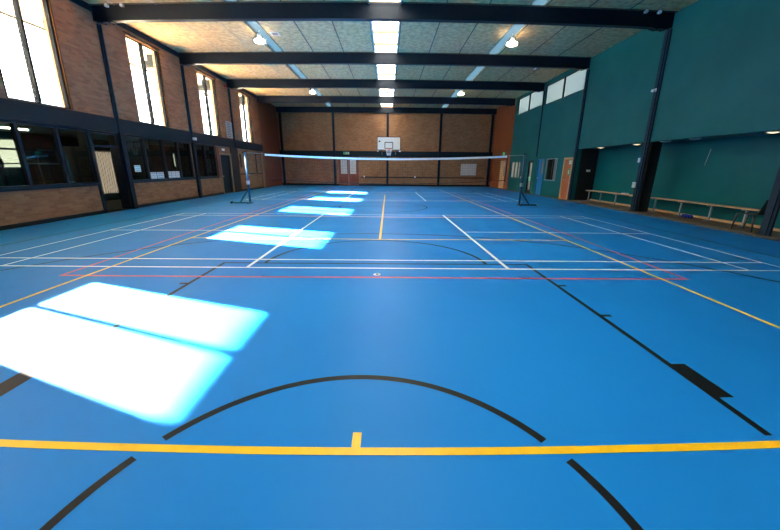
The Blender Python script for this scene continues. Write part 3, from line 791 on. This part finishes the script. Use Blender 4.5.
for i, (a, b_, z0, z1) in enumerate(wins):
    t = bpy.data.objects.new('window_%d' % (13 + i), None); C.objects.link(t); t.location = (AX - .1, a, z0); st(t)
    bm = nb(); L_ = b_ - a; h = z1 - z0
    box(bm, -.03, .03, 0, L_, 0, .03); box(bm, -.03, .03, 0, L_, h - .03, h); box(bm, -.03, .03, 0, .03, 0, h); box(bm, -.03, .03, L_ - .03, L_, 0, h)
    obj('window_frame', bm, 'frame_grey', t)
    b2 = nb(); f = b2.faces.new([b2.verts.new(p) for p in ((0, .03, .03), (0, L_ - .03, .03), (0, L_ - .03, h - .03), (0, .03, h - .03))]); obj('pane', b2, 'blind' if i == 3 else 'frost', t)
# vertical blind seen through the near doorway
t = thing('vertical_blind', 'pale vertical blind seen through the near doorway on the left', 'blind', (AX, 2.42, 0))
b = nb()
for k in range(9): bar(b, (.04, -.54 + k * .135, .32), (.04, -.54 + k * .135, 2.27), .125, .006, up=(.9, .43, 0))
obj('slats', b, 'shutter', t); obj('head_rail', bx(0.01, .1, -.66, .66, 2.27, 2.36), 'frame', t)
# exercise rack seen through the low windows
t = thing('exercise_rack', 'dark exercise rack with a pale bar seen through the nearest low windows', 'exercise rack', (-11.4, -2.9, .002))
b = nb()
for y in (-.9, .9):
    for x in (-.35, .35): box(b, x - .03, x + .03, y - .03, y + .03, 0, 2.1)
    box(b, -.35, .35, y - .03, y + .03, 0, .06); box(b, -.35, .35, y - .03, y + .03, 2.04, 2.1)
box(b, -.35, -.29, -.9, .9, 2.04, 2.1); obj('uprights', b, 'band', t)
b = nb(); tube(b, [(.42, -1.25, 1.62), (.42, 1.25, 1.62)], .02, 8); obj('bar', b, 'frame_grey', t)
for y in (-1.12, -1.05, 1.05, 1.12):
    b = nb(); tube(b, [(.42, y - .02, 1.62), (.42, y + .02, 1.62)], .2, 20); obj('weight_plate', b, 'rubber', t)
t = thing('strip_light', 'pale strip light on the annex ceiling at the left edge', 'light', (-11.2, -3.2, 2.72))
b = nb(); box(b, -.08, .08, -.6, .6, -.06, -.001); obj('tray', b, 'white', t); b = nb(); tube(b, [(0, -.58, -.08), (0, .58, -.08)], .02, 8); obj('tube', b, 'lamp', t)

# ------------------------------------------------------------------ outside: eaves, outriggers, ground, far roof
bm = nb(); box(bm, -12.7, XL - .3, -14.8, 16.9, 6.52, 6.62); box(bm, -12.76, -12.68, -14.8, 16.9, 6.46, 6.64, 1)
for y in (-10.4, -5.8, -1.15, 3.4, 8.0, 12.6): box(bm, -11.2, XL - .3, y - .12, y + .12, 5.94, 6.24, 1); box(bm, -11.0, XL - .3, y - .04, y + .04, 6.24, 6.52, 1)
st(obj('roof_eaves', bm, ['cream_out', 'outrigger']))
bm = nb(); box(bm, -60, AX - .2, -50, 60, -.2, -.1)
st(obj('ground', bm, 'cream_out'))
bm = nb(); box(bm, XR + .5, 60, -50, 60, -.2, -.1); st(obj('ground_right', bm, 'cream_out'))
t = thing('neighbouring_house', 'pale blue grey house seen faintly through the third tall window', 'house', (-34, 22, -.1))
b = nb(); box(b, -4, 4, -5, 5, 0, 6.2); obj('walls', b, 'cream_out', t)
b = nb(); vs = [b.verts.new(p) for p in ((-4.5, -5.5, 6.2), (4.5, -5.5, 6.2), (4.5, 5.5, 6.2), (-4.5, 5.5, 6.2), (0, -5.5, 8.6), (0, 5.5, 8.6))]
for f in ((0, 3, 2, 1), (0, 4, 5, 3), (1, 2, 5, 4), (0, 1, 4), (2, 3, 5)): b.faces.new([vs[i] for i in f])
obj('roof', b, 'hill', t)

# ------------------------------------------------------------------ light
w = bpy.data.worlds.new('sky'); bpy.context.scene.world = w; w.use_nodes = True
bg = w.node_tree.nodes['Background']; bg.inputs[0].default_value = (.94, .96, .96, 1); bg.inputs[1].default_value = 5.5
sd = bpy.data.lights.new('sun', 'SUN'); sd.energy = 160; sd.angle = .012; sd.color = (1, .95, .84)
so = bpy.data.objects.new('sun', sd); C.objects.link(so)
d = Vector((1.785, -.60, -1.0)); so.rotation_euler = d.to_track_quat('-Z', 'Y').to_euler(); so.location = (-20, 5, 15)
def portal(name, loc, sx, sy, direction):
    a = bpy.data.lights.new(name, 'AREA'); a.shape = 'RECTANGLE'; a.size = sx; a.size_y = sy; a.cycles.is_portal = True
    o = bpy.data.objects.new(name, a); C.objects.link(o); o.location = loc
    o.rotation_euler = Vector(direction).to_track_quat('-Z', 'Z').to_euler()
for i, (a, b_) in enumerate(WINS): portal('window_portal', (XL - .35, (a + b_) / 2, (SILL + HEAD) / 2), b_ - a, HEAD - SILL, (1, 0, 0))
portal('window_portal', (XR + .3, (RW[0][0] + RW[1][1]) / 2, 5.76), RW[1][1] - RW[0][0], 1.1, (-1, 0, 0))
portal('window_portal', (XR + .3, (RW[2][0] + RW[3][1]) / 2, 5.82), RW[3][1] - RW[2][0], 1.1, (-1, 0, 0))

# ------------------------------------------------------------------ camera: wide lens with its slight barrel distortion
cd = bpy.data.cameras.new('camera'); cam = bpy.data.objects.new('camera', cd); C.objects.link(cam)
cd.type = 'PANO'; cd.panorama_type = 'FISHEYE_LENS_POLYNOMIAL' if hasattr(cd, 'panorama_type') else None
cd.sensor_width = 36; cd.sensor_height = 36 * 530 / 780; cd.sensor_fit = 'HORIZONTAL'
cd.fisheye_fov = math.radians(170)
K = (0, -6.91367610e-02, 5.36082540e-04, 5.26407736e-05, -1.31348235e-06)
cd.fisheye_polynomial_k0, cd.fisheye_polynomial_k1, cd.fisheye_polynomial_k2, cd.fisheye_polynomial_k3, cd.fisheye_polynomial_k4 = K
pi_, ya, ro = map(math.radians, (-16.6514, -.5118, .516))
R = Matrix.Rotation(ya, 3, 'Z') @ Matrix.Rotation(PI / 2 + pi_, 3, 'X') @ Matrix.Rotation(ro, 3, 'Z')
cam.matrix_world = Matrix.Translation((.138, -13.2171, 1.4544)) @ R.to_4x4()
cd.clip_start = .05; cd.clip_end = 300
bpy.context.scene.camera = cam

sc = bpy.context.scene
sc.view_settings.view_transform = 'Standard'; sc.view_settings.look = 'None'; sc.view_settings.gamma = 1; sc.view_settings.exposure = 1.15
sc.cycles.use_denoising = True; sc.cycles.max_bounces = 12; sc.cycles.diffuse_bounces = 6; sc.cycles.transparent_max_bounces = 16
sc.cycles.sample_clamp_indirect = 8; sc.cycles.caustics_reflective = False
